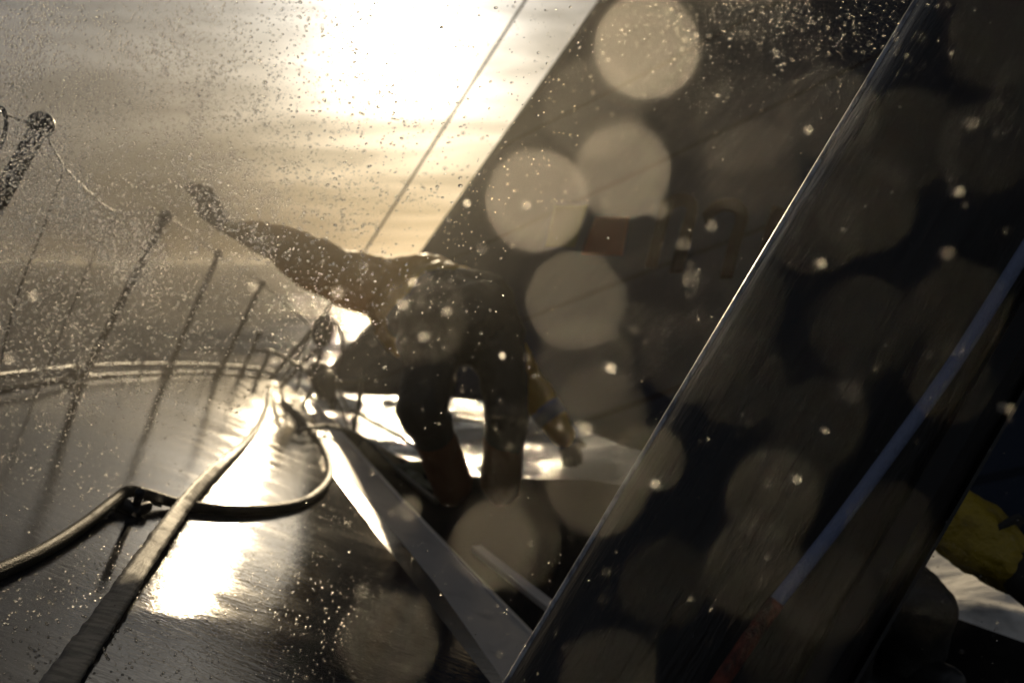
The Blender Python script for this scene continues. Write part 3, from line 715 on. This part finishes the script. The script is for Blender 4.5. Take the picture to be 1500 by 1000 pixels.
big = [(937, 68, 150, 5, 'brightest big round drop of spray, at the top beside the edge of the sail'),
       (781, 287, 145, 4.4, 'bright round drop of spray left of the sail letters, touching the sky side'),
       (905, 246, 138, 3.6, 'bright round drop overlapping the one left of it above the red sail panel'),
       (868, 158, 150, 1.9, 'dim round drop just below the brightest one at the top'),
       (839, 434, 142, 2.7, 'round drop below the red sail panel, right of the bent back'),
       (853, 535, 145, 1.2, 'faint round drop tucked under the drop right of the bent back'),
       (878, 600, 130, 1.5, 'faint flattened drop above the right wrist of the sailor'),
       (870, 705, 145, 2.2, 'round drop by the mast edge at boot height'),
       (950, 668, 100, 1.7, 'smaller round drop half behind the pale mast edge'),
       (722, 790, 125, 2.3, 'round drop over the upper end of the white batten'),
       (745, 785, 150, 1.2, 'wide faint drop around the drop on the batten'),
       (568, 928, 145, 2.5, 'big lone drop low in front of the ridge at the bottom'),
       (619, 465, 130, 1.5, 'brownish round drop over the seat of the trousers'),
       (1088, 178, 149, 1.0, 'left of two paler drops above the letters on the sail'),
       (1100, 245, 138, 1.2, 'drop overlapping the letters on the sail from above'),
       (1210, 165, 142, 1.2, 'drop just left of the mast near the top'),
       (1130, 720, 138, 1.3, 'clearest drop on the black mast, low and left of the blue halyard'),
       (1100, 832, 145, 1.1, 'dim drop low on the mast under the clearest one'),
       (1208, 865, 142, 1.1, 'drop lying across the foot of the blue halyard'),
       (890, 985, 145, 1.1, 'drop cut by the bottom edge where the mast meets it'),
       (1085, -15, 150, 1.2, 'drop cut by the top edge between sail edge and mast')]
for x, y, D, br, lab in big:
    far = 1 + .16 * min(1, math.hypot(x - 600, y - 66) / 700) ** 2; water_drop(x, y, D, (.00034 + .00022 * br + .00012 * max(0, br - 2)) * far, .35, lab)
for x, y, D in ((1000, 250, 140), (965, 430, 140), (1080, 440, 140), (1440, 215, 140), (1450, 60, 145), (1495, 130, 95), (1405, 450, 145), (1080, 550, 145), (1265, 300, 145), (1190, 330, 140), (1370, 860, 145), (1330, 200, 145), (1200, 620, 140), (1300, 770, 140), (570, 405, 125), (440, 960, 120), (970, 850, 130), (930, 330, 135), (1060, 330, 125), (1010, 520, 140), (920, 500, 120), (1000, 120, 130), (1150, 60, 140), (1390, 560, 120), (1260, 480, 150), (760, 660, 150), (380, 300, 130), (1150, 950, 140)):
    water_drop(x, y, D + rnd.uniform(-5, 5), .0004 + rnd.uniform(0, .0001), .35, 'very faint large round drop of spray out of focus', 'faint out of focus drops')
for x, y, D, a in ((960, 308, 27, 1.0), (1010, 407, 27, .9), (1000, 356, 21, .8), (1245, 571, 38, .9), (683, 297, 12, 1), (705, 363, 18, .8), (892, 537, 14, 1.4), (600, 745, 34, 1.1), (1473, 597, 17, 1.2), (1200, 385, 16, 1.1),
                (1400, 280, 18, 1.2), (1386, 370, 20, .9), (530, 865, 26, .8), (557, 640, 12, 1), (855, 626, 20, 1.3), (1165, 700, 14, 1), (958, 706, 14, 1.1), (495, 428, 20, 1.1), (52, 433, 16, 1.2), (17, 525, 15, 1.2), (182, 395, 40, .7), (110, 490, 45, .7),
                (770, 300, 12, 1), (735, 520, 10, 1), (1207, 630, 11, .8), (372, 418, 18, 1), (1420, 180, 20, .9), (1040, 330, 18, .8), (1180, 190, 16, 1), (655, 455, 16, .9), (590, 445, 17, 1), (620, 492, 16, 1), (605, 412, 14, 1)):
    d = bokeh_depth(D); water_drop(x, y, D, a * .0016 * (d / .5) ** .8, .2, 'small soft oval drop of spray caught by the sun', 'small soft spray drops', (1.25, 1, .8))

def spray(name, n, sampler, m, label, seed, smin=.0005, smax=.0012):
    rr = random.Random(seed); V0, F0 = ICO1; V = []; Fc = []; nv = len(V0)
    for _ in range(n):
        p, sc_ = sampler(rr); r = (smin + (smax - smin) * rr.random() ** 2.6) * sc_
        ax, ay, az = rr.uniform(.75, 1.5), rr.uniform(.8, 1.2), rr.uniform(.7, 1.05); b = len(V)
        sh = rr.uniform(-.3, .5)
        V += [(p.x + v.x * r * ax, p.y + v.y * r * ay, p.z + (v.z * az + v.x * sh) * r) for v in V0]
        Fc += [(f[0] + b, f[1] + b, f[2] + b) for f in F0]
    me = bpy.data.meshes.new(name); me.from_pydata(V, [], Fc); me.materials.append(m)
    me.polygons.foreach_set('use_smooth', [True] * len(me.polygons)); me.update()
    o = bpy.data.objects.new(name, me); COL.objects.link(o); tag(o, label, 'spray', None, 'stuff'); return o
def s_left(r):
    while True:
        x = r.triangular(-250, 760, 60); y = r.gauss(330, 210)
        cl_ = .5 + 1.1 * noise.noise(Vector((x / 130, y / 130, 3))) + .7 * noise.noise(Vector((x / 45, y / 45, 9)))
        if -150 < y < 590 + r.gauss(0, 70) - max(0, x - 250) * .35 and r.random() < (1.15 - x / 700) * max(.3, cl_): break
    d = r.uniform(.9, 3.0); return W(x, y, d), d ** .75
def s_wide(r):
    d = r.uniform(.6, 3.4); return W(r.uniform(-100, 1600), r.uniform(-100, 1100), d), d ** .6
def s_top(r):
    while True:
        x = r.gauss(1120, 160); y = abs(r.gauss(0, 75)) + r.uniform(-60, 20)
        if r.random() < .9: break
    d = r.uniform(.85, 1.9); return W(x, y, d), 1.0
def s_sky(r):
    d = r.uniform(.9, 3.2); return W(r.uniform(200, 850), r.uniform(-60, 300), d), d ** .7
spray('spray_cloud', 44000, s_left, DM[.04], 'dense cloud of tiny water drops thrown up over the windward rail', 1, .0005, .0016)
spray('spray_drops', 4200, s_wide, DM[.2], 'tiny water drops scattered through the air over mast, sail and deck', 2, .00025, .0012)
spray('spray_sparks', 1300, s_top, DM[.2], 'sparkling belt of small drops high in front of the dark sail', 5, .0004, .0012)
spray('sky_spray', 700, s_sky, DM[.04], 'small clear drops drifting in front of the bright sky', 9, .0007, .0020)

# ---------------------------------------------------------------- mist at the windward side and the sea air
def volume_obj(name, V, Fc, dens, color, aniso, label, falloff=False):
    o = link(name, V, Fc, M['hull']); m = bpy.data.materials.new(name); m.use_nodes = True; t = m.node_tree; t.nodes.clear()
    out = t.nodes.new('ShaderNodeOutputMaterial'); pv = t.nodes.new('ShaderNodeVolumePrincipled')
    pv.inputs['Color'].default_value = (*color, 1); pv.inputs['Density'].default_value = dens; pv.inputs['Anisotropy'].default_value = aniso
    t.links.new(pv.outputs[0], out.inputs['Volume'])
    if falloff:
        tcn = t.nodes.new('ShaderNodeTexCoord'); ln = t.nodes.new('ShaderNodeVectorMath'); ln.operation = 'LENGTH'; t.links.new(tcn.outputs['Object'], ln.inputs[0])
        mr = t.nodes.new('ShaderNodeMapRange'); mr.inputs[1].default_value = .25; mr.inputs[2].default_value = .98; mr.inputs[3].default_value = dens; mr.inputs[4].default_value = 0
        mr.interpolation_type = 'SMOOTHSTEP'; t.links.new(ln.outputs['Value'], mr.inputs[0])
        nn = t.nodes.new('ShaderNodeTexNoise'); nn.inputs['Scale'].default_value = 2.6; nn.inputs['Detail'].default_value = 3; t.links.new(tcn.outputs['Object'], nn.inputs[0])
        m2 = t.nodes.new('ShaderNodeMapRange'); m2.inputs[1].default_value = .38; m2.inputs[2].default_value = .62; m2.inputs[3].default_value = .35; m2.inputs[4].default_value = 1.4; t.links.new(nn.outputs[0], m2.inputs[0])
        mu = t.nodes.new('ShaderNodeMath'); mu.operation = 'MULTIPLY'; t.links.new(mr.outputs[0], mu.inputs[0]); t.links.new(m2.outputs[0], mu.inputs[1]); t.links.new(mu.outputs[0], pv.inputs['Density'])
    o.data.materials.clear(); o.data.materials.append(m); tag(o, label, 'mist' if falloff else 'haze', None, 'stuff'); return o
V = []; Fc = []; sphere_geo(V, Fc, Vector((0, 0, 0)), 1.0, 32, 20)
mist = volume_obj('spray_mist', V, Fc, .75, (.40, .375, .34), .2, 'drifting mist of fine spray over the windward rail at the left', True)
mist.matrix_world = Matrix.Translation(W(120, 400, 3.1)) @ Matrix.Diagonal((1.35, 1.6, .85, 1))
V = []; Fc = []; sphere_geo(V, Fc, Vector((0, 0, 0)), 1.0, 32, 20)
gold = volume_obj('spray_mist', V, Fc, .014, (.90, .87, .78), .62, 'thin golden veil of spray hanging over the foredeck and sailor', True)
gold.matrix_world = Matrix.Translation((-.3, 4.2, 2.4)) @ Matrix.Diagonal((3.2, 3.6, 1.9, 1))
X = 6500; zt = 16
V = [(x, y, z) for x in (-X, X) for y in (-X, X) for z in (-2, zt)]
Fc = [(0, 1, 3, 2), (4, 5, 7, 6), (0, 1, 5, 4), (2, 3, 7, 6), (0, 2, 6, 4), (1, 3, 7, 5)]
volume_obj('haze', V, Fc, .00035, (.95, .9, .82), .6, 'thin warm sea haze')
